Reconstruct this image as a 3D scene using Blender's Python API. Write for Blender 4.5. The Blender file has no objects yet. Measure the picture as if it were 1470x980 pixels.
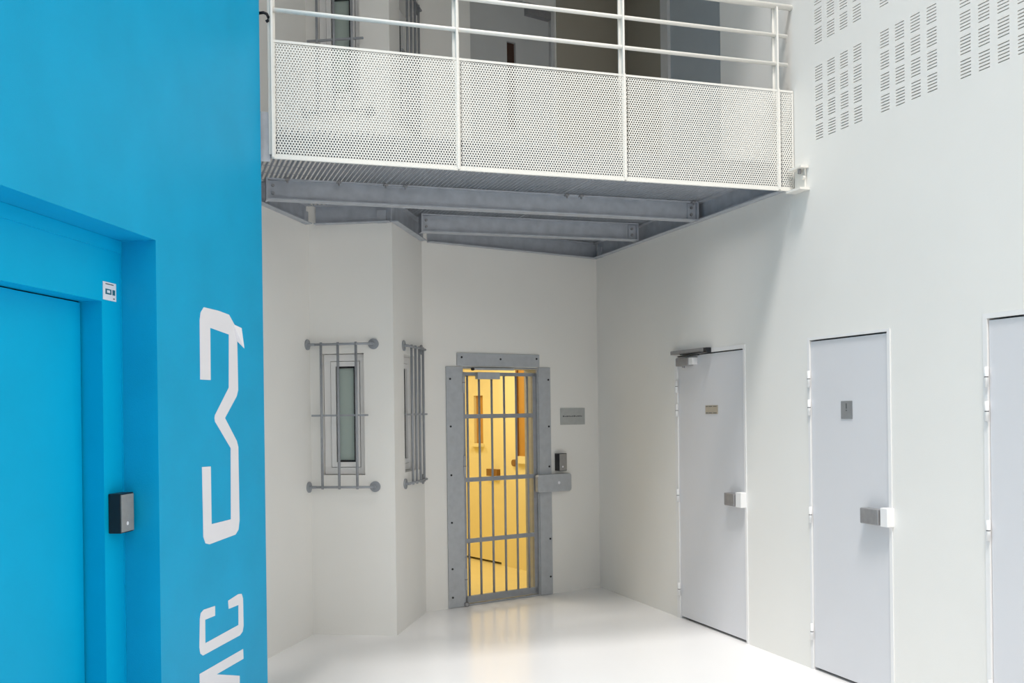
import bpy, math
from mathutils import Vector

# ------------------------------------------------------------------ camera
S = bpy.context.scene
COL = S.collection
FPX = 1450.0                         # focal length in pixels of the 1470x980 frame
EYE = 1.65
cam_d = bpy.data.cameras.new('camera')
cam = bpy.data.objects.new('camera', cam_d)
COL.objects.link(cam)
cam_d.sensor_fit = 'HORIZONTAL'
cam_d.sensor_width = 36.0
cam_d.lens = FPX / 1470.0 * 36.0
cam_d.shift_y = (590.3 - 490.0) / 1470.0
cam_d.clip_start = 0.05
cam.location = (0, 0, EYE)
cam.rotation_mode = 'XYZ'
ROLL = math.atan(0.013)
cam.matrix_world = (__import__('mathutils').Matrix.Translation((0, 0, EYE))
                    @ __import__('mathutils').Matrix.Rotation(math.pi / 2, 4, 'X')
                    @ __import__('mathutils').Matrix.Rotation(-ROLL, 4, 'Z'))
S.camera = cam

# ------------------------------------------------------------------ world, sun, exposure
world = bpy.data.worlds.new('overcast_sky')
S.world = world
world.use_nodes = True
bg = world.node_tree.nodes['Background']
bg.inputs[0].default_value = (1.0, 0.96, 0.925, 1)
bg.inputs[1].default_value = 1.0

sun_d = bpy.data.lights.new('daylight', 'SUN')
sun_d.energy = 2.1
sun_d.angle = math.radians(12)
sun_d.color = (1.0, 0.965, 0.93)
sun = bpy.data.objects.new('daylight', sun_d)
COL.objects.link(sun)
# travel direction: steeply down, away from the camera along the right wall, a little into it
RD = Vector((0.3301, -0.9440, 0)); RN = Vector((-0.9440, -0.3301, 0))
trav = (-RD * 0.34 - RN * 0.22 + Vector((0, 0, -0.86))).normalized()
sun.rotation_mode = 'QUATERNION'
sun.rotation_quaternion = trav.to_track_quat('-Z', 'Y')

vs = S.view_settings
vs.view_transform = 'Standard'; vs.look = 'None'; vs.gamma = 1.0
vs.use_curve_mapping = False
vs.exposure = 0.33

# ------------------------------------------------------------------ materials
def lin(c):
    return tuple(((v / 255.0) / 12.92 if v / 255.0 <= 0.04045 else ((v / 255.0 + 0.055) / 1.055) ** 2.4) for v in c)

def mat(name, rgb, rough=0.5, metal=0.0, var=0.03, scale=6.0, bump=0.0, bscale=150.0, spec=0.5, coat=0.0):
    m = bpy.data.materials.new(name); m.use_nodes = True
    nt = m.node_tree; p = nt.nodes['Principled BSDF']
    p.inputs['Roughness'].default_value = rough
    p.inputs['Metallic'].default_value = metal
    p.inputs['Specular IOR Level'].default_value = spec
    p.inputs['Coat Weight'].default_value = coat
    p.inputs['Coat Roughness'].default_value = 0.08
    c = lin(rgb)
    tc = nt.nodes.new('ShaderNodeTexCoord')
    nz = nt.nodes.new('ShaderNodeTexNoise'); nz.inputs['Scale'].default_value = scale
    nz.inputs['Detail'].default_value = 5.0
    nt.links.new(tc.outputs['Object'], nz.inputs['Vector'])
    cr = nt.nodes.new('ShaderNodeValToRGB')
    cr.color_ramp.elements[0].position = 0.3; cr.color_ramp.elements[1].position = 0.7
    cr.color_ramp.elements[0].color = tuple(max(0, v * (1 - var)) for v in c) + (1,)
    cr.color_ramp.elements[1].color = tuple(min(1, v * (1 + var)) for v in c) + (1,)
    nt.links.new(nz.outputs['Fac'], cr.inputs['Fac'])
    nt.links.new(cr.outputs['Color'], p.inputs['Base Color'])
    if bump:
        n2 = nt.nodes.new('ShaderNodeTexNoise'); n2.inputs['Scale'].default_value = bscale
        nt.links.new(tc.outputs['Object'], n2.inputs['Vector'])
        b = nt.nodes.new('ShaderNodeBump'); b.inputs['Strength'].default_value = bump
        b.inputs['Distance'].default_value = 0.002
        nt.links.new(n2.outputs['Fac'], b.inputs['Height'])
        nt.links.new(b.outputs['Normal'], p.inputs['Normal'])
    return m

M = {
    'white_wall': mat('white_wall_paint', (240, 239, 235), 0.6, var=0.012, scale=2.0, bump=0.15),
    'floor': mat('white_resin_floor', (238, 238, 238), 0.20, var=0.012, scale=1.2, bump=0.0, spec=0.5),
    'blue': mat('blue_wall_paint', (0, 168, 218), 0.5, var=0.05, scale=3.0, bump=0.35, bscale=260, spec=0.25),
    'blue_gloss': mat('blue_door_paint', (0, 176, 226), 0.42, var=0.03, scale=3.0, spec=0.12),
    'letter': mat('white_vinyl', (240, 240, 246), 0.45, var=0.01),
    'galv': mat('galvanised_steel', (182, 187, 195), 0.5, metal=0.25, var=0.10, scale=14.0),
    'gate_steel': mat('grey_gate_steel', (182, 186, 191), 0.5, metal=0.15, var=0.06, scale=18.0),
    'rail_white': mat('white_rail_paint', (238, 236, 230), 0.35, var=0.01),
    'panel_white': mat('white_sheet_paint', (236, 235, 229), 0.42, var=0.01),
    'door_white': mat('cool_white_door_paint', (222, 223, 227), 0.42, var=0.01, scale=3.0),
    'frame_white': mat('white_frame_paint', (240, 240, 240), 0.42, var=0.01),
    'dark_gap': mat('dark_gap', (46, 48, 52), 0.8, var=0.02),
    'black': mat('black_plastic', (24, 26, 32), 0.45, var=0.05),
    'reader_grey': mat('grey_reader_face', (150, 148, 145), 0.4, var=0.06, scale=40),
    'lock_grey': mat('grey_lock_metal', (150, 150, 152), 0.4, metal=0.3, var=0.08, scale=30),
    'plate_grey': mat('grey_engraved_plate', (184, 187, 186), 0.45, metal=0.2, var=0.05, scale=20),
    'plate_tan': mat('tan_door_plate', (188, 180, 166), 0.45, metal=0.2, var=0.05, scale=20),
    'plate_dark': mat('dark_grey_plate', (146, 148, 150), 0.45, metal=0.2, var=0.05, scale=20),
    'ink': mat('dark_ink', (88, 92, 94), 0.7, var=0.02),
    'blue_ink': mat('teal_ink', (40, 110, 130), 0.6, var=0.02),
    'yellow': mat('yellow_wall_paint', (242, 225, 162), 0.5, var=0.015, scale=2.0),
    'yellow_floor': mat('yellow_resin_floor', (241, 222, 158), 0.28, var=0.02),
    'ochre': mat('ochre_glass', (190, 140, 62), 0.3, var=0.04),
    'brass': mat('brown_lock_metal', (150, 112, 62), 0.4, metal=0.3, var=0.08),
    'pane': mat('pale_green_window_pane', (176, 192, 186), 0.12, var=0.02),
    'grey_door': mat('grey_door_paint', (196, 198, 198), 0.5, var=0.02),
    'slate_door': mat('slate_grey_door_paint', (200, 209, 216), 0.45, var=0.02),
    'brown_glass': mat('dark_brown_glass', (72, 50, 40), 0.2, var=0.05),
    'galv_shaded': mat('shaded_galvanised_steel', (136, 140, 146), 0.6, metal=0.2, var=0.08, scale=14.0),  # galvanised steel darkened to stand for the shade behind the perforated panels
    'soffit': mat('added_grey_soffit', (150, 149, 144), 0.8, var=0.05, scale=4.0),  # grey picked to cut light bounced onto the upper walls
    'bar_steel': mat('dull_bar_steel', (156, 160, 166), 0.5, metal=0.2, var=0.06, scale=18.0),
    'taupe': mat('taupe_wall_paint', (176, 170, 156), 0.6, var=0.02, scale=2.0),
    'cavity': mat('dark_acoustic_felt', (118, 120, 120), 0.9, var=0.05),
    'lamp': None,
}

# ------------------------------------------------------------------ frames (vertical planes of the place)
class Frame:                               # s along the wall, o out of the wall into the hall, z up
    def __init__(self, O, d, n):
        self.O = Vector((O[0], O[1], 0)); self.d = Vector((d[0], d[1], 0)).normalized(); self.n = Vector((n[0], n[1], 0)).normalized()
    def __call__(self, s, o, z):
        return self.O + self.d * s + self.n * o + Vector((0, 0, z))
    def sub(self, s, o):
        f = Frame((0, 0), (self.d.x, self.d.y), (self.n.x, self.n.y)); f.O = self(s, o, 0); return f
CX, CY = 0.8058, 9.4442
R = Frame((CX, CY), (0.3301, -0.9440), (-0.9440, -0.3301))
B = Frame((CX, CY), (-0.8179, -0.5754), (0.5754, -0.8179))
P1 = Frame((-0.7309, 8.3631), (-0.1608, -0.9870), (0.9870, -0.1608))
P2 = Frame((-0.8736, 7.4876), (-0.9913, 0.1314), (-0.1314, -0.9913))
P3 = Frame((-1.5099, 7.5720), (-0.2132, -0.9770), (0.9770, -0.2132))
FW = Frame((1.837, 6.495), (-0.951, -0.309), (0.309, -0.951))
BL = Frame((-1.337, 5.45), (-0.116, -0.993), (0.993, -0.116))
KO = B(-0.013, 0, 0)
K = Frame((KO.x, KO.y), (-B.n.x, -B.n.y), (B.d.x, B.d.y))      # corridor side wall; s = distance behind the gate wall
WORLD = Frame((0, 0), (1, 0), (0, 1))

# ------------------------------------------------------------------ mesh builder
class MB:
    def __init__(self): self.v = []; self.f = []; self.smooth = False
    def poly(self, pts):
        i = len(self.v); self.v += [Vector(p) for p in pts]; self.f.append(tuple(range(i, i + len(pts)))); return self
    def hexa(self, p):
        i = len(self.v); self.v += [Vector(q) for q in p]
        for q in ((0, 3, 2, 1), (4, 5, 6, 7), (0, 1, 5, 4), (1, 2, 6, 5), (2, 3, 7, 6), (3, 0, 4, 7)):
            self.f.append(tuple(i + k for k in q))
        return self
    def box(self, F, s0, s1, o0, o1, z0, z1):
        return self.hexa([F(s0, o0, z0), F(s1, o0, z0), F(s1, o1, z0), F(s0, o1, z0),
                          F(s0, o0, z1), F(s1, o0, z1), F(s1, o1, z1), F(s0, o1, z1)])
    def prism(self, F, pts, o0, o1):
        n = len(pts); i = len(self.v)
        self.v += [F(s, o0, z) for s, z in pts] + [F(s, o1, z) for s, z in pts]
        self.f.append(tuple(i + k for k in range(n))); self.f.append(tuple(i + n + k for k in reversed(range(n))))
        for k in range(n):
            a, b = k, (k + 1) % n
            self.f.append((i + a, i + n + a, i + n + b, i + b))
        return self
    def tube(self, pts, r, n=12):
        pts = [Vector(p) for p in pts]; i = len(self.v); m = len(pts)
        up = Vector((0, 0, 1))
        for k, p in enumerate(pts):
            t = (pts[min(k + 1, m - 1)] - pts[max(k - 1, 0)]).normalized()
            a = t.cross(up)
            if a.length < 1e-3: a = t.cross(Vector((1, 0.2, 0)))
            a.normalize(); b = t.cross(a).normalized()
            for q in range(n):
                w = 2 * math.pi * q / n
                self.v.append(p + (a * math.cos(w) + b * math.sin(w)) * r)
        for k in range(m - 1):
            for q in range(n):
                q2 = (q + 1) % n
                self.f.append((i + k * n + q, i + k * n + q2, i + (k + 1) * n + q2, i + (k + 1) * n + q))
        self.f.append(tuple(i + q for q in reversed(range(n))))
        self.f.append(tuple(i + (m - 1) * n + q for q in range(n)))
        return self
    def build(self, name, m, parent=None, bevel=0.0, smooth=False):
        base = parent['_base'] if parent is not None else None
        if parent is not None: off = Vector(base)
        elif self.v:
            off = Vector((sum(v.x for v in self.v) / len(self.v), sum(v.y for v in self.v) / len(self.v), min(v.z for v in self.v)))
        me = bpy.data.meshes.new(name)
        me.from_pydata([tuple(v - off) for v in self.v], [], self.f)
        me.materials.append(M[m] if isinstance(m, str) else m)
        import bmesh
        bm = bmesh.new(); bm.from_mesh(me)
        if len(bm.faces) < 20000: bmesh.ops.recalc_face_normals(bm, faces=bm.faces)
        bm.to_mesh(me); bm.free()
        if smooth:
            for p in me.polygons: p.use_smooth = len(p.vertices) == 4
        o = bpy.data.objects.new(name, me); COL.objects.link(o)
        o['_base'] = tuple(off)
        if parent is not None: o.parent = parent
        else: o.location = off
        if bevel:
            b = o.modifiers.new('bevel', 'BEVEL'); b.width = bevel; b.segments = 2; b.limit_method = 'ANGLE'
        return o

def thing(name, loc, label=None, cat=None, group=None, kind=None):
    o = bpy.data.objects.new(name, None); COL.objects.link(o); o.location = Vector(loc); o.empty_display_size = 0.1
    o['_base'] = tuple(loc)
    return tag(o, label, cat, group, kind)
def tag(o, label=None, cat=None, group=None, kind=None):
    if label: o['label'] = label
    if cat: o['category'] = cat
    if group: o['group'] = group
    if kind: o['kind'] = kind
    return o
def bx(name, m, parent, F, s0, s1, o0, o1, z0, z1, bevel=0.0):
    return MB().box(F, min(s0, s1), max(s0, s1), o0, o1, z0, z1).build(name, m, parent, bevel)

def gridwall(F, s0, s1, z0, z1, holes, th, smooth_back=True):
    """wall slab with rectangular through-holes, front at o = 0"""
    ss = sorted({s0, s1} | {h for q in holes for h in q[:2] if s0 < h < s1})
    zs = sorted({z0, z1} | {h for q in holes for h in q[2:] if z0 < h < z1})
    b = MB()
    def hole(i, j):
        if i < 0 or j < 0 or i >= len(ss) - 1 or j >= len(zs) - 1: return True
        a = (ss[i] + ss[i + 1]) / 2; c = (zs[j] + zs[j + 1]) / 2
        return any(q[0] < a < q[1] and q[2] < c < q[3] for q in holes)
    for i in range(len(ss) - 1):
        for j in range(len(zs) - 1):
            if hole(i, j): continue
            a, c, e, g = ss[i], ss[i + 1], zs[j], zs[j + 1]
            b.poly([F(a, 0, e), F(c, 0, e), F(c, 0, g), F(a, 0, g)])
            b.poly([F(a, -th, e), F(a, -th, g), F(c, -th, g), F(c, -th, e)])
            if hole(i - 1, j): b.poly([F(a, 0, e), F(a, 0, g), F(a, -th, g), F(a, -th, e)])
            if hole(i + 1, j): b.poly([F(c, 0, e), F(c, -th, e), F(c, -th, g), F(c, 0, g)])
            if hole(i, j - 1): b.poly([F(a, 0, e), F(a, -th, e), F(c, -th, e), F(c, 0, e)])
            if hole(i, j + 1): b.poly([F(a, 0, g), F(c, 0, g), F(c, -th, g), F(a, -th, g)])
    return b

def merge_build(b, name, m, parent=None):
    o = b.build(name, m, parent)
    import bmesh
    bm = bmesh.new(); bm.from_mesh(o.data); bmesh.ops.remove_doubles(bm, verts=bm.verts, dist=1e-5)
    bmesh.ops.recalc_face_normals(bm, faces=bm.faces); bm.to_mesh(o.data); bm.free()
    return o

TOP = 6.0                # height of the hall walls that are modelled
DZ = 2.785               # height from the lower windows to the upper ones
ZB, ZT = 3.06, 3.20      # underside and top of the walkway beams

# ------------------------------------------------------------------ setting: floor, walls, ceilings
fl = MB().hexa([(-7, -5, -0.12), (9, -5, -0.12), (9, 10.2, -0.12), (-7, 10.2, -0.12),
                (-7, -5, 0), (9, -5, 0), (9, 10.2, 0), (-7, 10.2, 0)]).build('floor', 'floor')
tag(fl, 'glossy white poured resin floor of the hall', kind='structure')

D1 = (1.495, 2.52, 2.10); D2 = (3.240, 4.005, 2.09); D3 = (4.680, 5.700, 2.105)
# acoustic boards on the right wall: 4x4 blocks of six slots each
AC_S = [3.35, 3.95, 4.55, 5.15]; AC_Z = [3.312, 3.906]
AC_W, AC_P, AC_RP, AC_BH = 0.072, 0.122, 0.1205, 0.092
acs0, acs1, acz0, acz1 = 3.28, 5.68, 3.262, 4.45
rw = merge_build(gridwall(R, 0.0, 14.2, 0, TOP, [(D1[0], D1[1], 0, D1[2]), (D2[0], D2[1], 0, D2[2]), (D3[0], D3[1], 0, D3[2]),
                 (0.0, 2.24, 3.215, 5.61), (acs0, acs1, acz0, acz1)], 0.20), 'wall_right', 'white_wall')
tag(rw, 'tall white side wall with three doors and slotted acoustic boards', kind='structure')
for gi, gs in enumerate(AC_S):
    for gj, gz in enumerate(AC_Z):
        holes = []
        for i in range(4):
            for j in range(4):
                for k in range(6):
                    a = gs + i * AC_P; z = gz + j * AC_RP + k * 0.0170
                    holes.append((a, a + AC_W, z, z + 0.0060))
        b = gridwall(R, acs0 + gi * 0.6, acs0 + (gi + 1) * 0.6, acz0 + gj * 0.594, acz0 + (gj + 1) * 0.594, holes, 0.013)
        merge_build(b, 'acoustic_board', 'white_wall', rw)
bx('acoustic_backing', 'cavity', rw, R, acs0 + .002, acs1 - .002, -0.10, -0.045, acz0, acz1)
# recessed part of the right wall on the upper level
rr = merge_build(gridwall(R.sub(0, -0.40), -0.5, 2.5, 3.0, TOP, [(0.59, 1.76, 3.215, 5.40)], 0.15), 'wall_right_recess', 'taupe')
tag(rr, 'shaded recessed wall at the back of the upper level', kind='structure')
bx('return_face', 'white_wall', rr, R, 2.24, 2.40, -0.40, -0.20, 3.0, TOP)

GATE = (0.70, 1.50, 2.035); UD = (0.452, 1.372, 5.30)
bw = merge_build(gridwall(B, -0.55, 1.879, 0, TOP, [(GATE[0], GATE[1], 0, GATE[2]), (UD[0], UD[1], 3.215, UD[2])], 0.20), 'wall_back', 'white_wall')
tag(bw, 'white end wall around the barred gate', kind='structure')
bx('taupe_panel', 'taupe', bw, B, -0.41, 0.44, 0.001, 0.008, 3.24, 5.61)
WIN1 = (0.12, 0.60, 1.19, 2.10); WIN2 = (0.227, 0.565, 1.19, 2.10)
def up(w): return (w[0], w[1], w[2] + DZ, w[3] + DZ)
w1 = merge_build(gridwall(P1, 0.0, 0.887, 0, TOP, [WIN1, up(WIN1)], 0.22), 'wall_bay_side', 'white_wall')
tag(w1, 'narrow side face of the projecting white bay', kind='structure')
w2 = merge_build(gridwall(P2, 0.0, 0.642, 0, TOP, [WIN2, up(WIN2)], 0.22), 'wall_bay_front', 'white_wall')
tag(w2, 'front face of the projecting white bay', kind='structure')
w3 = bx('wall_bay_return', 'white_wall', None, P3, 0.0, 2.6, -0.2, 0.0, 0, TOP)
tag(w3, 'white wall receding behind the blue wall', kind='structure')

# blue wall with a deep door recess
RC = (1.235, 2.95, 2.385)
BTOP = 5.8
bwall = merge_build(gridwall(BL, 0.0, 3.4, 0, BTOP, [(RC[0], RC[1], 0, RC[2])], 0.50), 'wall_left', 'blue')
tag(bwall, 'bright blue painted wall with a deep door recess', kind='structure')

tag(bx('added_wall_left_rear', 'white_wall', None, BL, 3.4, 9.6, -0.5, 0.0, 0, BTOP), 'unseen white wall added beside the camera to limit blue bounce light', kind='structure')  # added out of view, white so that less blue light bounces across
wf = MB().hexa([(-4, -4.2, 0), (6.5, -4.2, 0), (6.5, -4.0, 0), (-4, -4.0, 0), (-4, -4.2, TOP), (6.5, -4.2, TOP), (6.5, -4.0, TOP), (-4, -4.0, TOP)]).build('added_wall_front', 'white_wall')  # unseen wall added to shut out level sky light from behind
tag(wf, 'unseen white wall added behind the camera to enclose the light', kind='structure')

# unseen ceiling added over the walkway to darken the upper level
pc = [FW(-0.2, 0.1, 0), FW(3.3, 0.1, 0), P3(2.2, 0, 0), P3(0, -.1, 0), B(1.879, -.15, 0), B(-0.5, -.15, 0), R(0.5, -.45, 0)]
b = MB(); n = len(pc)
b.v = [p + Vector((0, 0, 5.62)) for p in pc] + [p + Vector((0, 0, 5.85)) for p in pc]
b.f = [tuple(range(n)), tuple(reversed(range(n, 2 * n)))] + [(k, n + k, n + (k + 1) % n, (k + 1) % n) for k in range(n)]
tag(b.build('added_ceiling_upper', 'soffit'), 'unseen grey soffit added to darken the upper walkway', kind='structure')

# yellow corridor behind the gate
Bk = B.sub(0, -0.20)
tag(bx('floor_corridor', 'yellow_floor', None, K, 0.20, 5.2, -0.14, 1.90, -0.02, 0.004), 'yellow floor of the corridor behind the gate', kind='structure')
ceil_c = tag(bx('ceiling_corridor', 'yellow', None, K, 0.20, 5.2, -0.1, 1.95, 2.55, 2.65), 'ceiling of the corridor behind the gate', kind='structure')
KD1 = (1.65, 2.58); KD2 = (0.95, 1.50)
kw = merge_build(gridwall(K, 0.20, 5.2, 0, 2.55, [(KD1[0], KD1[1], 0, 2.06)], 0.12), 'wall_corridor_right', 'yellow')
tag(kw, 'yellow corridor wall with a door seen through the gate', kind='structure')
tag(bx('wall_corridor_left', 'yellow', None, K, 0.20, 5.2, 1.90, 2.0, 0, 2.55), 'yellow corridor wall on the hinge side of the gate', kind='structure')
tag(bx('wall_corridor_end', 'yellow', None, K, 5.2, 5.3, -0.1, 2.0, 0, 2.65), 'yellow wall at the far end of the corridor', kind='structure')

# ------------------------------------------------------------------ walkway platform
def extrude_profile(p0, p1, prof, name, m, parent, side):
    """prof: (across, z) points; across measured along `side`"""
    b = MB(); n = len(prof); side = Vector(side)
    for p in (p0, p1):
        for a, z in prof: b.v.append(Vector((p[0], p[1], 0)) + side * a + Vector((0, 0, z)))
    b.f = [tuple(range(n)), tuple(reversed(range(n, 2 * n)))] + [(k, n + k, n + (k + 1) % n, (k + 1) % n) for k in range(n)]
    return b.build(name, m, parent)
def ibeam(w, t, tw): return [(-w/2, ZB), (w/2, ZB), (w/2, ZB+t), (tw/2, ZB+t), (tw/2, ZT-t), (w/2, ZT-t), (w/2, ZT), (-w/2, ZT), (-w/2, ZT-t), (-tw/2, ZT-t), (-tw/2, ZB+t), (-w/2, ZB+t)]
def channel(w, t): return [(0, ZB), (w, ZB), (w, ZB+t), (t, ZB+t), (t, ZT-t), (w, ZT-t), (w, ZT), (0, ZT)]

plat = thing('walkway_platform', (0.2, 7.0, ZB), 'galvanised steel grating walkway on beams above the gate', 'walkway')
bdir = Vector((3.046, 0.967, 0)).normalized(); bnor = Vector((bdir.y, -bdir.x, 0))
def beam_with_ends(p0, p1):
    be = extrude_profile(p0, p1, ibeam(0.085, 0.008, 0.007), 'beam', 'galv', plat, bnor)
    for p, sg in ((p0, 1), (p1, -1)):
        F = Frame((p[0], p[1]), (bdir.x * sg, bdir.y * sg), (bnor.x, bnor.y))
        bx('end_plate', 'galv', be, F, 0.0, 0.010, -0.05, 0.05, ZB - 0.004, ZT)
        bx('angle_cleat', 'galv', be, F, 0.010, 0.075, 0.004, 0.014, ZB + 0.012, ZT - 0.012)
        for zz in (ZB + 0.045, ZT - 0.045):
            MB().tube([F(0.045, 0.012, zz), F(0.045, 0.026, zz)], 0.011, 6).build('bolt', 'lock_grey', be)
    return be
beam_with_ends((-1.60, 6.642), (1.40, 7.594))
beam_with_ends((-0.70, 7.905), (1.055, 8.44))
# edge channels fixed to the walls
def edge(F, s0, s1, w=0.055):
    extrude_profile(F(s0, 0.004, 0), F(s1, 0.004, 0), channel(w, 0.007), 'edge_channel', 'galv', plat, F.n)
edge(R, 0.06, 3.07); edge(B, 0.005, 1.83); edge(P1, 0.06, 0.93); edge(P2, 0.004, 0.58); edge(P3, 0.06, 1.9)
# front channel behind the perforated panels (web towards the hall)
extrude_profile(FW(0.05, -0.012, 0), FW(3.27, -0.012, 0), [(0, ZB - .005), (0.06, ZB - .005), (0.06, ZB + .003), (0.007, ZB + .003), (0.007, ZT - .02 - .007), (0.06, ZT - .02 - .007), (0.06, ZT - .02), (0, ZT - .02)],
                'front_channel', 'galv_shaded', plat, -FW.n)
# corner cleats under the deck
for F, s in ((P3, 0.10), (P1, 0.10), (P2, 0.07), (R, 0.14)):
    bx('corner_cleat', 'galv', plat, F, s - 0.035, s + 0.035, 0.006, 0.03, ZB - 0.003, ZB + 0.09)

# gratings: bearing bars parallel to the right wall
deck = [FW(0.0, -0.03, 0), FW(3.28, -0.03, 0), Vector((-1.28, 5.5, 0)) + Vector((-0.62, 0.07, 0)), P3(1.7, 0.01, 0), P3(0.02, 0.01, 0), P2(0.63, 0.01, 0), P2(0.0, 0.01, 0),
        P1(0.88, 0.01, 0), P1(0.0, 0.01, 0), B(1.87, 0.01, 0), B(0.01, 0.01, 0)]
def uw(p): q = p - R.O; return q.dot(R.n), q.dot(R.d)
dk = [uw(p) for p in deck]
def spans(u):
    xs = []
    for i in range(len(dk)):
        a, c = dk[i], dk[(i + 1) % len(dk)]
        if (a[0] <= u < c[0]) or (c[0] <= u < a[0]):
            xs.append(a[1] + (u - a[0]) / (c[0] - a[0]) * (c[1] - a[1]))
    xs.sort(); return [(xs[i], xs[i + 1]) for i in range(0, len(xs) - 1, 2)]
def spans_w(w):
    xs = []
    for i in range(len(dk)):
        a, c = dk[i], dk[(i + 1) % len(dk)]
        if (a[1] <= w < c[1]) or (c[1] <= w < a[1]):
            xs.append(a[0] + (w - a[1]) / (c[1] - a[1]) * (c[0] - a[0]))
    xs.sort(); return [(xs[i], xs[i + 1]) for i in range(0, len(xs) - 1, 2)]
U0, U1 = 0.015, max(p[0] for p in dk) - 0.01
cuts = [U0, 1.128, 2.41, U1]
for gi in range(3):
    a, c = cuts[gi] + 0.004, cuts[gi + 1] - 0.004
    b = MB(); nb = int(round((c - a) / 0.0300))
    for k in range(nb + 1):
        u = a + (c - a) * k / nb; th = 0.0025 if k in (0, nb) else 0.0016
        for w0, w1 in spans(u):
            if w1 - w0 < 0.05: continue
            b.box(R, w0, w1, u - th, u + th, ZT + 0.001, ZT + 0.031)
    w = 0.1
    while w < 3.6:
        for u0, u1 in spans_w(w):
            u0, u1 = max(u0, a), min(u1, c)
            if u1 > u0: b.box(R, w - 0.0015, w + 0.0015, u0, u1, ZT + 0.027, ZT + 0.030)
        w += 0.20
    g = b.build('grating_panel', 'galv', plat); g['kind'] = 'stuff'
bx('end_plate', 'galv', plat, FW, 3.288, 3.42, -0.045, -0.038, 3.03, 3.30)
# grating clips above the front beam
for t in (0.085, 0.50, 0.585, 1.33, 1.40, 1.97, 0.30):
    p = Vector((-1.60, 6.642, 0)) + Vector((3.0, 0.952, 0)) * (t / 2.0)
    q = p + bnor * 0.055
    b = MB(); F = Frame((q.x, q.y), (bdir.x, bdir.y), (bnor.x, bnor.y))
    b.box(F, -0.014, 0.014, -0.02, 0.016, ZT - 0.016, ZT - 0.006)
    b.tube([F(0, 0.004, ZT - 0.032), F(0, 0.004, ZT + 0.004)], 0.007, 8)
    b.build('grating_clip', 'lock_grey', plat)

# ------------------------------------------------------------------ railing of the walkway
rail = thing('walkway_railing', FW(1.7, 0, 3.04), 'white steel railing with perforated sheet panels above the gate', 'railing')
PZ0, PZ1 = 3.045, 3.685
POSTS = [0.115, 1.19, 2.235, 3.275]
for s in POSTS:
    b = MB(); b.box(FW, s - 0.020, s + 0.020, -0.040, -0.028, 3.07, 4.215)
    b.box(FW, s - 0.006, s + 0.006, -0.028, 0.004, PZ0, 4.215)
    po = b.build('post', 'rail_white', rail)
    bx('joint_strip', 'rail_white', po, FW, s - 0.007, s + 0.007, 0.004, 0.009, PZ0, PZ1 + 0.004)
for z, r in ((3.853, 0.0125), (4.037, 0.0125), (4.225, 0.019)):
    MB().tube([FW(0.035 if r < .015 else 0.0, -0.016, z), FW(3.275 if r < .015 else 3.29, -0.016, z)], r, 14).build('rail', 'rail_white', rail, smooth=True)
def perforated(s0, s1, z0, z1, name='perforated_panel'):
    pitch, hr = 0.0158, 0.0056
    rowp = pitch * math.sqrt(3) / 2
    mg = 0.012
    b = MB(); V = b.v; Fc = b.f; th = 0.002
    ms = 0.006
    nx = int((s1 - s0 - 2 * ms) / pitch); nz = int((z1 - z0 - 2 * mg - 0.004) / rowp)
    ox = (s1 - s0 - (nx - 0.5) * pitch) / 2 + pitch * 0.0; oz = (z1 - z0 - (nz - 1) * rowp) / 2
    R6 = pitch / math.sqrt(3)
    dirs = [(math.sin(math.pi / 3 * k), math.cos(math.pi / 3 * k)) for k in range(6)]
    for j in range(nz):
        for i in range(nx):
            cs = s0 + ox + i * pitch + (0.5 * pitch if j % 2 else 0) - 0.25 * pitch; cz = z0 + oz + j * rowp
            k0 = len(V)
            for (dx, dy) in dirs: V.append(FW(cs + dx * R6, 0, cz + dy * R6))
            for (dx, dy) in dirs: V.append(FW(cs + dx * hr, 0, cz + dy * hr))
            for (dx, dy) in dirs: V.append(FW(cs + dx * hr, -th, cz + dy * hr))
            for k in range(6):
                k2 = (k + 1) % 6
                Fc.append((k0 + k, k0 + k2, k0 + 6 + k2, k0 + 6 + k))
                Fc.append((k0 + 6 + k, k0 + 6 + k2, k0 + 12 + k2, k0 + 12 + k))
    p = b.build(name, 'panel_white', rail)
    e = MB()
    w = mg + 0.004
    e.box(FW, s0, s1, -0.003, 0.0015, z0, z0 + w + 0.003); e.box(FW, s0, s1, -0.003, 0.0015, z1 - w + .003, z1)
    ws = ms + 0.004
    e.box(FW, s0, s0 + ws, -0.003, 0.0015, z0 + w, z1 - w); e.box(FW, s1 - ws, s1, -0.003, 0.0015, z0 + w, z1 - w)
    e.box(FW, s0, s1, -0.012, 0.004, z0 - 0.006, z0 + 0.003)
    e.build('panel_edge', 'panel_white', p)
for a, c in zip(POSTS[:-1], POSTS[1:]): perforated(a + 0.004, c - 0.004, PZ0, PZ1)
perforated(0.006, POSTS[0] - 0.004, PZ0, PZ1)
# bracket that carries the front channel on the right wall
br = thing('wall_bracket', R(3.2, 0, 3.02), 'small white steel bracket bolted to the wall at the railing end', 'bracket')
bx('back_plate', 'rail_white', br, R, 3.145, 3.25, 0.002, 0.014, 3.03, 3.16)
bx('top_tab', 'rail_white', br, R, 3.14, 3.275, 0.002, 0.060, 3.158, 3.172)
bx('bottom_tab', 'rail_white', br, R, 3.135, 3.285, 0.002, 0.075, 3.018, 3.032)
MB().tube([R(3.245, 0.012, 3.10), R(3.245, 0.030, 3.10)], 0.014, 8).build('bolt', 'rail_white', br)
MB().tube([R(3.225, 0.035, 3.128), R(3.225, 0.035, 3.160)], 0.012, 8).build('nut', 'lock_grey', br)

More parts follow.
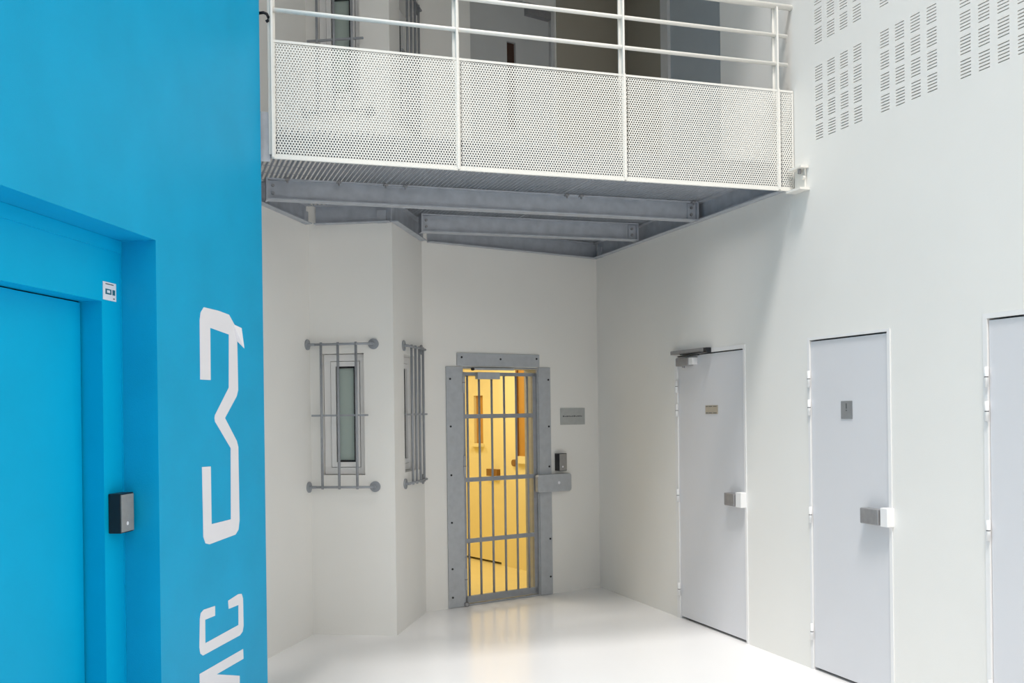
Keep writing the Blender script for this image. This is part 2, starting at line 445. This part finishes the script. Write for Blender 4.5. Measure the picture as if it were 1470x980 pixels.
# black hooked pipe at the end of the blue wall
q = [(-1.352, 5.50, 3.835), (-1.325, 5.50, 3.838), (-1.307, 5.50, 3.830), (-1.299, 5.50, 3.812), (-1.301, 5.50, 3.795), (-1.312, 5.50, 3.788)]
h = MB().tube(q, 0.008, 10).build('handrail_hook', 'black', None, smooth=True)
tag(h, 'black hooked pipe end at the top of the blue wall edge', 'pipe')

# ------------------------------------------------------------------ windows and grilles of the bay
def window(name, F, w, label):
    a, c, z0, z1 = w
    t = thing(name, F((a + c) / 2, -0.1, z0), label, None, None, 'structure')
    def ring(nm, m, parent, s0, s1, e0, e1, wd, o0, o1):
        b = MB()
        b.box(F, s0, s1, o0, o1, e0, e0 + wd); b.box(F, s0, s1, o0, o1, e1 - wd, e1)
        b.box(F, s0, s0 + wd, o0, o1, e0 + wd, e1 - wd); b.box(F, s1 - wd, s1, o0, o1, e0 + wd, e1 - wd)
        return b.build(nm, m, parent)
    e = 0.004
    ring('window_frame', 'frame_white', t, a + e, c - e, z0 + e, z1 - e, 0.050, -0.16, -0.085)
    sa = ring('sash', 'frame_white', t, a + 0.058, c - 0.058, z0 + 0.058, z1 - 0.058, 0.036, -0.155, -0.080)
    ring('gasket', 'black', sa, a + 0.094, c - 0.094, z0 + 0.094, z1 - 0.094, 0.014, -0.135, -0.098)
    bx('pane', 'pane', sa, F, a + 0.10, c - 0.10, -0.130, -0.122, z0 + 0.10, z1 - 0.10)
    bx('backing', 'dark_gap', t, F, a, c, -0.215, -0.20, z0, z1)
    return t
window('window_1', P2, WIN2, 'narrow window behind bars on the lower bay front')
window('window_2', P1, WIN1, 'narrow window behind bars on the lower bay side')
window('window_3', P2, up(WIN2), 'narrow window behind bars on the upper bay front')
window('window_4', P1, up(WIN1), 'narrow window behind bars on the upper bay side')

def grille(F, s0, s1, bars, off, dz, FL, sl, FR, sr, label, group, mid):
    """horizontal bars from s1 (left) to s0 (right); FL/FR: faces that carry the round end plates"""
    t = thing('window_grille', F((s0 + s1) / 2, off, 1.09 + dz), label, 'grille', group)
    for z in (2.165, 1.105):
        hb = MB().tube([F(s1, off, z + dz), F(s0, off, z + dz)], 0.0095, 10).build('crossbar', 'bar_steel', t, smooth=True)
        for G, sg, se in ((FL, sl, s1), (FR, sr, s0)):
            b = MB().tube([G(sg, 0.001, z + dz), G(sg, 0.012, z + dz)], 0.040, 20); b.build('end_plate', 'bar_steel', hb)
            MB().tube([G(sg, 0.010, z + dz), F(se, off, z + dz)], 0.0105, 10).build('stub', 'bar_steel', hb)
    MB().box(F, mid[0], mid[1], off - 0.012, off + 0.004, 1.630 + dz, 1.644 + dz).build('flat_bar', 'bar_steel', t)
    for s in bars:
        MB().tube([F(s, off, 1.090 + dz), F(s, off, 2.180 + dz)], 0.010, 10).build('bar', 'bar_steel', t, smooth=True)
    return t
for dz, lev in ((0.0, 'lower level'), (DZ, 'upper level')):
    grille(P2, 0.150, 0.585, [0.538, 0.409, 0.271], 0.055, dz, P3, 0.055, P2, 0.150,
           'grey three-bar steel grille over the bay front window, ' + lev, 'window grilles of the bay', (0.185, 0.615))
    grille(P1, 0.06, 0.615, [0.50, 0.38, 0.26, 0.14], 0.035, dz, P1, 0.615, P1, 0.075,
           'grey four-bar steel grille over the narrow bay side window, ' + lev, 'window grilles of the bay', (0.03, 0.66))

# ------------------------------------------------------------------ doors on the right wall
def hinge(parent, F, s, z, h=0.10):
    hg = MB().tube([F(s, 0.012, z - h / 2), F(s, 0.012, z + h / 2)], 0.010, 10).build('hinge', 'frame_white', parent, smooth=True)
    MB().tube([F(s, 0.012, z - 0.002), F(s, 0.012, z + 0.002)], 0.0106, 10).build('hinge_gap', 'dark_gap', hg)
def white_door(name, D, L, label, hz, lock=None, hs=None):
    s0, s1, zt = D; l0, l1, lt = L
    t = thing(name, R((s0 + s1) / 2, 0, 0), label, None, None, 'structure')
    b = MB()
    b.box(R, s0 + .001, l0 - 0.004, -0.18, 0.006, 0, zt - .001)
    b.box(R, l1 + 0.004, s1 - .001, -0.18, 0.006, 0, zt - .001)
    b.box(R, l0 - 0.004, l1 + 0.004, -0.18, 0.006, lt + 0.009, zt - .001)
    b.build('door_frame', 'frame_white', t)
    bx('rebate', 'dark_gap', t, R, l0 - 0.004, l1 + 0.004, -0.10, -0.075, 0.0, lt + 0.009)
    lf = bx('door_leaf', 'door_white', t, R, l0, l1, -0.045, -0.004, 0.018, lt, 0.002)
    for z in hz: hinge(t, R, l0 - 0.004, z)
    if lock:
        a, c, d, e, z0, z1 = lock
        lk = bx('lock_case', 'lock_grey', lf, R, a, c, -0.004, 0.055, z0, z1, 0.006)
        b = MB(); b.box(R, d, e, -0.004, 0.048, z0 - 0.004, z1 + 0.012)
        b.build('keep', 'frame_white', t, 0.004)
        bx('latch_bolt', 'dark_gap', t, R, c + .001, d - .001, 0.010, 0.034, z0 + 0.014, z1 - 0.014)
    return t, lf
d1, l1 = white_door('door_1', D1, (1.545, 2.492, 2.062), 'cool white door with overhead closer and tan plate, nearest the gate', (1.83, 1.64, 0.97, 0.23),
                    (2.300, 2.432, 2.442, 2.514, 0.958, 1.048))
d2, l2 = white_door('door_2', D2, (3.266, 3.976, 2.064), 'narrow cool white door with a dark upright plate, between two others', (1.83, 1.65, 0.975, 0.24),
                    (3.790, 3.945, 3.956, 4.016, 0.978, 1.068))
d3, l3 = white_door('door_3', D3, (4.712, 5.660, 2.070), 'cool white door cut off by the right edge of the picture', (1.79, 1.62, 1.03, 0.24))
# plates on the doors
pl = bx('door_plate', 'plate_tan', l1, R, 1.962, 2.138, -0.004, 0.0, 1.612, 1.676)
for z in (1.668, 1.620):
    for k, (a, c) in enumerate(((1.972, 2.0), (2.01, 2.06), (2.075, 2.125))):
        bx('plate_text', 'ink', l1, R, a, c, 0.0002, 0.0008, z - 0.0025, z + 0.0025)
bx('door_plate', 'plate_dark', l2, R, 3.560, 3.664, -0.004, 0.0, 1.580, 1.686)
bx('plate_symbol', 'ink', l2, R, 3.606, 3.616, 0.0002, 0.0008, 1.640, 1.672)
MB().tube([R(3.611, 0.0002, 1.630), R(3.611, 0.001, 1.630)], 0.005, 10).build('plate_symbol', 'ink', l2)
# door closer on the first door
bx('closer_body', 'lock_grey', l1, R, 1.600, 1.790, -0.004, 0.052, 1.985, 2.048, 0.005)
bx('closer_cap', 'frame_white', l1, R, 1.792, 1.850, -0.004, 0.045, 1.990, 2.044, 0.003)
MB().tube([R(1.69, 0.03, 1.970), R(1.69, 0.03, 1.988)], 0.012, 8).build('closer_screw', 'lock_grey', l1)
bx('closer_rail', 'lock_grey', d1, R, 1.505, 2.02, 0.006, 0.045, 2.078, 2.108, 0.004)
bx('closer_slot', 'black', d1, R, 1.66, 1.97, 0.010, 0.046, 2.071, 2.079)
bx('closer_end', 'black', d1, R, 2.022, 2.070, 0.006, 0.048, 2.068, 2.106, 0.004)
MB().box(R, 1.66, 1.97, 0.052, 0.064, 2.052, 2.062).build('closer_arm', 'black', d1)

# ------------------------------------------------------------------ upper level doors
t = thing('door_4', B(0.9, 0, 3.215), 'grey upper level door with a dark glass slit, seen above the railing', None, None, 'structure')
b = MB(); b.box(B, UD[0] + .001, UD[0] + 0.03, -0.18, -0.02, 3.215, UD[2] - .001); b.box(B, UD[1] - 0.03, UD[1] - .001, -0.18, -0.02, 3.215, UD[2] - .001)
b.box(B, UD[0] + 0.03, UD[1] - 0.03, -0.18, -0.02, UD[2] - 0.03, UD[2] - .001); b.build('door_frame', 'grey_door', t)
lf = merge_build(gridwall(B.sub(0, -0.05), UD[0] + 0.034, UD[1] - 0.034, 3.225, UD[2] - 0.034, [(0.858, 0.955, 4.15, 4.925)], 0.045), 'door_leaf', 'grey_door', t)
bx('vision_glass', 'brown_glass', lf, B, 0.857, 0.956, -0.085, -0.077, 4.149, 4.926)
bx('closer_body', 'lock_grey', lf, B, 0.50, 0.76, -0.05, 0.005, 5.19, 5.26)
t = thing('door_5', R(1.2, -0.4, 3.215), 'slate grey upper level door in the shaded recess', None, None, 'structure')
RR = R.sub(0, -0.40)
b = MB(); b.box(RR, 0.591, 0.723, -0.14, 0.012, 3.215, 5.399); b.box(RR, 1.72, 1.759, -0.14, 0.012, 3.215, 5.399); b.box(RR, 0.723, 1.72, -0.14, 0.012, 5.36, 5.399)
b.build('door_frame', 'frame_white', t)
bx('door_leaf', 'slate_door', t, RR, 0.727, 1.716, -0.06, -0.015, 3.225, 5.356)

# ------------------------------------------------------------------ barred gate
g = thing('barred_gate', B(1.1, 0, 0), 'grey steel barred gate in front of the yellow corridor', 'gate')
def plate(s0, s1, z0, z1, bolts):
    p = bx('frame_plate', 'gate_steel', g, B, s0, s1, 0.001, 0.013, z0, z1, 0.002)
    for s, z in bolts:
        MB().tube([B(s, 0.012, z), B(s, 0.018, z)], 0.009, 8).build('bolt_head', 'dark_gap', p)
plate(1.500, 1.665, 0.003, 2.035, [(1.628, z) for z in (1.93, 1.53, 1.12, 0.72, 0.33, 0.09)])
plate(0.567, 0.700, 0.003, 2.040, [(0.592, z) for z in (1.93, 1.51, 1.15, 0.5, 0.16)])
plate(0.687, 1.555, 2.042, 2.153, [(1.51, 2.115), (1.11, 2.105), (0.72, 2.115)])
for a, c, z0, z1 in ((0.7005, 0.709, 0.005, 2.03), (1.491, 1.4995, 0.005, 2.03), (0.709, 1.491, 2.022, 2.03)):
    bx('jamb', 'gate_steel', g, B, a, c, -0.195, 0.001, z0, z1)
bx('threshold', 'gate_steel', g, B, 0.709, 1.491, -0.10, -0.004, 0.002, 0.012)
GO = -0.028
bx('stile', 'bar_steel', g, B, 1.462, 1.486, GO - 0.014, GO + 0.014, 0.03, 1.990)
bx('stile', 'bar_steel', g, B, 0.714, 0.748, GO - 0.014, GO + 0.014, 0.03, 1.990)
bx('crossbar', 'bar_steel', g, B, 0.714, 1.486, GO - 0.014, GO + 0.014, 0.020, 0.078)
bx('crossbar', 'bar_steel', g, B, 0.714, 1.486, GO - 0.014, GO + 0.014, 1.960, 1.990)
for z in (0.548, 1.070, 1.612): bx('crossbar', 'bar_steel', g, B, 0.714, 1.486, GO - 0.012, GO + 0.012, z - 0.018, z + 0.018)
for s in (1.432, 1.311, 1.181, 1.050, 0.922, 0.800):
    MB().tube([B(s, GO, 0.06), B(s, GO, 1.975)], 0.0100, 10).build('bar', 'bar_steel', g, smooth=True)
for z in (1.90, 1.19, 0.23):
    hg = MB().tube([B(1.492, 0.012, z - 0.09), B(1.492, 0.012, z + 0.09)], 0.013, 10).build('hinge', 'gate_steel', g, smooth=True)
    MB().tube([B(1.492, 0.012, z - 0.005), B(1.492, 0.012, z + 0.005)], 0.0145, 10).build('hinge_washer', 'lock_grey', hg, smooth=True)
b = MB(); b.tube([B(1.492, 0.012, 0.002), B(1.492, 0.012, 0.022), B(1.492, 0.012, 0.034)], 0.024, 14); b.build('floor_pivot', 'lock_grey', g, 0.006)
lc = MB(); rr_ = 0.022; a0, a1, z0, z1 = 0.372, 0.752, 0.925, 1.082
pts = []
for cx, cz, st in ((a1 - rr_, z1 - rr_, 0), (a0 + rr_, z1 - rr_, 90), (a0 + rr_, z0 + rr_, 180), (a1 - rr_, z0 + rr_, 270)):
    for k in range(5):
        w = math.radians(st + k * 22.5); pts.append((cx + rr_ * math.cos(w), cz + rr_ * math.sin(w)))
lk = lc.prism(B, pts, 0.014, 0.055).build('lock_case', 'gate_steel', g, 0.003)
MB().tube([B(0.517, 0.054, 1.003), B(0.517, 0.060, 1.003)], 0.013, 14).build('keyhole', 'letter', lk)
bx('closer_body', 'gate_steel', g, B, 1.13, 1.36, GO + 0.014, GO + 0.062, 1.930, 1.990, 0.004)
bx('closer_arm', 'gate_steel', g, B, 0.98, 1.42, 0.020, 0.032, 2.008, 2.022)
MB().tube([B(1.41, 0.02, 2.015), B(1.41, 0.04, 2.015)], 0.013, 10).build('closer_pivot', 'black', g)

# plate and reader beside the gate
sg = thing('room_sign', B(0.31, 0, 1.52), 'grey engraved sign plate on the wall beside the barred gate', 'sign')
bx('plate', 'plate_grey', sg, B, 0.167, 0.451, 0.001, 0.006, 1.522, 1.674)
x = 0.425
for k, (w_, hh) in enumerate(((.018, .011), (.012, .008), (.02, .010), (.011, .011), (.016, .008), (.013, .010), (.02, .011), (.012, .008), (.017, .010), (.014, .011), (.012, .008))):
    bx('engraved_mark', 'ink', sg, B, x - w_, x, 0.0062, 0.0068, 1.594, 1.594 + hh); x -= w_ + 0.006
def reader(F, s0, s1, o0, o1, z0, z1, label):
    t = thing('card_reader', F((s0 + s1) / 2, o0, z0), label, 'card reader', 'card readers')
    bx('housing', 'black', t, F, s0, s1, o0 + 0.001, o1, z0, z1, 0.003)
    f = bx('face', 'reader_grey', t, F, s0 + 0.006, s1 - 0.002, o1 - 0.0005, o1 + 0.0035, z0 + 0.005, z1 - 0.005)
    MB().tube([F((s0 + s1) / 2 + 0.006, o1 + 0.003, z0 + 0.038), F((s0 + s1) / 2 + 0.006, o1 + 0.005, z0 + 0.038)], 0.008, 12).build('indicator', 'letter', f)
reader(B, 0.435, 0.521, 0.0, 0.070, 1.108, 1.266, 'small black and grey card reader beside the barred gate')

# ------------------------------------------------------------------ corridor fittings
t = thing('door_6', K(2.1, 0, 0), 'yellow corridor door with a slit window, seen through the gate', None, None, 'structure')
lf = merge_build(gridwall(K.sub(0, -0.03), KD1[0] + 0.004, KD1[1] - 0.004, 0.028, 2.055, [(2.02, 2.20, 1.30, 1.83)], 0.05), 'door_leaf', 'yellow', t)
bx('vision_glass', 'ochre', lf, K, 2.019, 2.201, -0.075, -0.065, 1.299, 1.831)
bx('sill', 'yellow', lf, K, 2.0, 2.22, -0.03, 0.02, 1.265, 1.295)
bx('lock', 'brass', lf, K, 1.69, 1.89, -0.03, 0.02, 0.955, 1.03)
bx('door_gap', 'dark_gap', t, K, KD1[0], KD1[1], -0.10, -0.088, 0.004, 2.06)
t = thing('corridor_window', K(1.2, 0, 1.11), 'ochre glazed panel on the yellow corridor wall behind the gate', 'window panel')
bx('glazing', 'ochre', t, K, 1.105, 1.285, 0.002, 0.010, 1.185, 2.085)
b = MB(); b.box(K, 1.285, 1.31, 0.001, 0.03, 1.11, 2.10); b.box(K, 1.075, 1.105, 0.001, 0.03, 1.11, 2.10); b.box(K, 1.105, 1.285, 0.001, 0.03, 2.085, 2.10)
b.build('frame', 'brass', t)
bx('sill', 'yellow', t, K, 1.105, 1.285, 0.001, 0.045, 1.11, 1.185)
b = MB().tube([K(1.367, 0.002, 1.112), K(1.367, 0.03, 1.112)], 0.036, 20)
b.build('round_knob', 'brass', kw)  # round lock knob of the nearer corridor door
lamp_m = bpy.data.materials.new('warm_lamp_diffuser'); lamp_m.use_nodes = True
em = lamp_m.node_tree.nodes.new('ShaderNodeEmission'); em.inputs[0].default_value = (1.0, 0.92, 0.75, 1); em.inputs[1].default_value = 3.0
lamp_m.node_tree.links.new(em.outputs[0], lamp_m.node_tree.nodes['Material Output'].inputs[0]); M['lamp'] = lamp_m
for k, d in enumerate((1.2, 3.2)):
    t = thing('ceiling_lamp', K(d, 0.95, 2.49), ('warm ceiling lamp just inside the gated corridor', 'warm ceiling lamp at the far end of the gated corridor')[k], 'lamp')
    bx('housing', 'frame_white', t, K, d - 0.32, d + 0.32, 0.80, 1.10, 2.52, 2.549)
    bx('diffuser', 'lamp', t, K, d - 0.30, d + 0.30, 0.82, 1.08, 2.495, 2.52)
    ld = bpy.data.lights.new('lamp_light', 'AREA'); ld.shape = 'RECTANGLE'; ld.size = 0.6; ld.size_y = 0.26; ld.energy = 13; ld.color = (1.0, 0.93, 0.78)
    lo = bpy.data.objects.new('lamp_light', ld); COL.objects.link(lo); lo.parent = t; lo.location = (0, 0, -0.005)

# ------------------------------------------------------------------ blue door in the recess
t = thing('door_7', BL(2.1, -0.16, 0), 'bright blue door set in the deep recess of the blue wall', None, None, 'structure')
FP = BL.sub(0, -0.156)
b = MB()
b.box(FP, RC[0] + .001, 1.392, -0.10, 0.0, 0.0, RC[2] - .001)
b.box(FP, 1.392, 2.94, -0.10, 0.0, 2.118, RC[2] - .001)
fr = b.build('door_frame', 'blue_gloss', t)
bx('head_trim', 'blue_gloss', fr, FP, RC[0] + .001, 2.94, 0.0, 0.006, 2.332, RC[2] - .001)
bx('jamb_trim', 'blue_gloss', fr, FP, RC[0] + .001, RC[0] + 0.008, 0.0, 0.004, 0.0, 2.332)
bx('door_leaf', 'blue_gloss', t, FP, 1.402, 1.855, -0.13, -0.088, 0.01, 2.112)
bx('door_leaf', 'blue_gloss', t, FP, 1.860, 2.93, -0.13, -0.084, 0.01, 2.112)
bx('door_gap', 'dark_gap', t, FP, RC[0] + .001, RC[1] - .001, -0.16, -0.14, 0.0, RC[2] - .001)
reader(FP, 1.255, 1.363, 0.0, 0.054, 1.173, 1.335, 'black card reader with grey face beside the blue door')
sk = thing('notice_sticker', FP(1.33, 0, 2.126), 'small white notice sticker on the blue door frame', 'sticker')
bx('sheet', 'letter', sk, FP, 1.279, 1.384, 0.0005, 0.002, 2.126, 2.200)
for a, c, z0, z1, m in ((1.318, 1.366, 2.150, 2.172, 'blue_ink'), (1.288, 1.310, 2.150, 2.172, 'blue_ink'), (1.30, 1.365, 2.190, 2.194, 'ink'), (1.292, 1.304, 2.133, 2.138, 'ink')):
    bx('printed_mark', m, sk, FP, a, c, 0.0021, 0.0025, z0, z1)
bx('printed_mark', 'letter', sk, FP, 1.330, 1.354, 0.0026, 0.0029, 2.156, 2.167)

# ------------------------------------------------------------------ white lettering on the blue wall
three = [(.815, 1.815), (.812, 2.09), (.800, 2.125), (.765, 2.152), (.60, 2.152), (.47, 2.145), (.40, 2.10), (.370, 2.03), (.366, 1.775), (.385, 1.745), (.537, 1.636), (.392, 1.52), (.374, 1.49),
         (.370, 1.12), (.385, 1.075), (.425, 1.055), (.737, 1.048), (.780, 1.058), (.803, 1.09), (.808, 1.413), (.712, 1.410), (.711, 1.139), (.478, 1.137), (.470, 1.487), (.655, 1.620), (.660, 1.636), (.655, 1.650), (.483, 1.785),
         (.474, 2.047), (.698, 2.062), (.700, 1.816)]
n3 = thing('wall_numeral', BL(0.6, 0, 1.05), 'large white numeral 3 turned sideways on the blue wall', 'numeral')
MB().prism(BL, three, 0.0005, 0.0025).build('vinyl_sheet', 'letter', n3)
flap = MB()
flap.hexa([BL(.420, .002, 2.10), BL(.362, .022, 2.085), BL(.350, .030, 1.985), BL(.372, .003, 2.02),
           BL(.422, .004, 2.102), BL(.364, .024, 2.087), BL(.352, .032, 1.987), BL(.374, .005, 2.022)])
flap.build('peeling_corner', 'letter', n3)
cee = [(.526, .745), (.395, .754), (.355, .748), (.338, .722), (.335, .582), (.348, .556), (.385, .545), (.825, .550), (.852, .565), (.862, .595), (.852, .725), (.842, .748), (.808, .757), (.683, .750),
       (.685, .704), (.797, .708), (.798, .600), (.400, .600), (.397, .700), (.520, .704)]
tag(MB().prism(BL, cee, 0.0005, 0.0025).build('wall_letter', 'letter'), 'white letter C lying on its side below the large numeral', 'letter', 'white letters on the blue wall')
em_ = [(.863, .475), (.345, .467), (.342, .417), (.675, .425), (.395, .345), (.395, .255), (.675, .175), (.342, .183), (.345, .133), (.863, .125), (.863, .200), (.500, .300), (.863, .400)]
tag(MB().prism(BL, em_, 0.0005, 0.0025).build('wall_letter', 'letter'), 'white letter M lying on its side at the bottom of the blue wall', 'letter', 'white letters on the blue wall')

for o in bpy.data.objects:
    if '_base' in o: del o['_base']
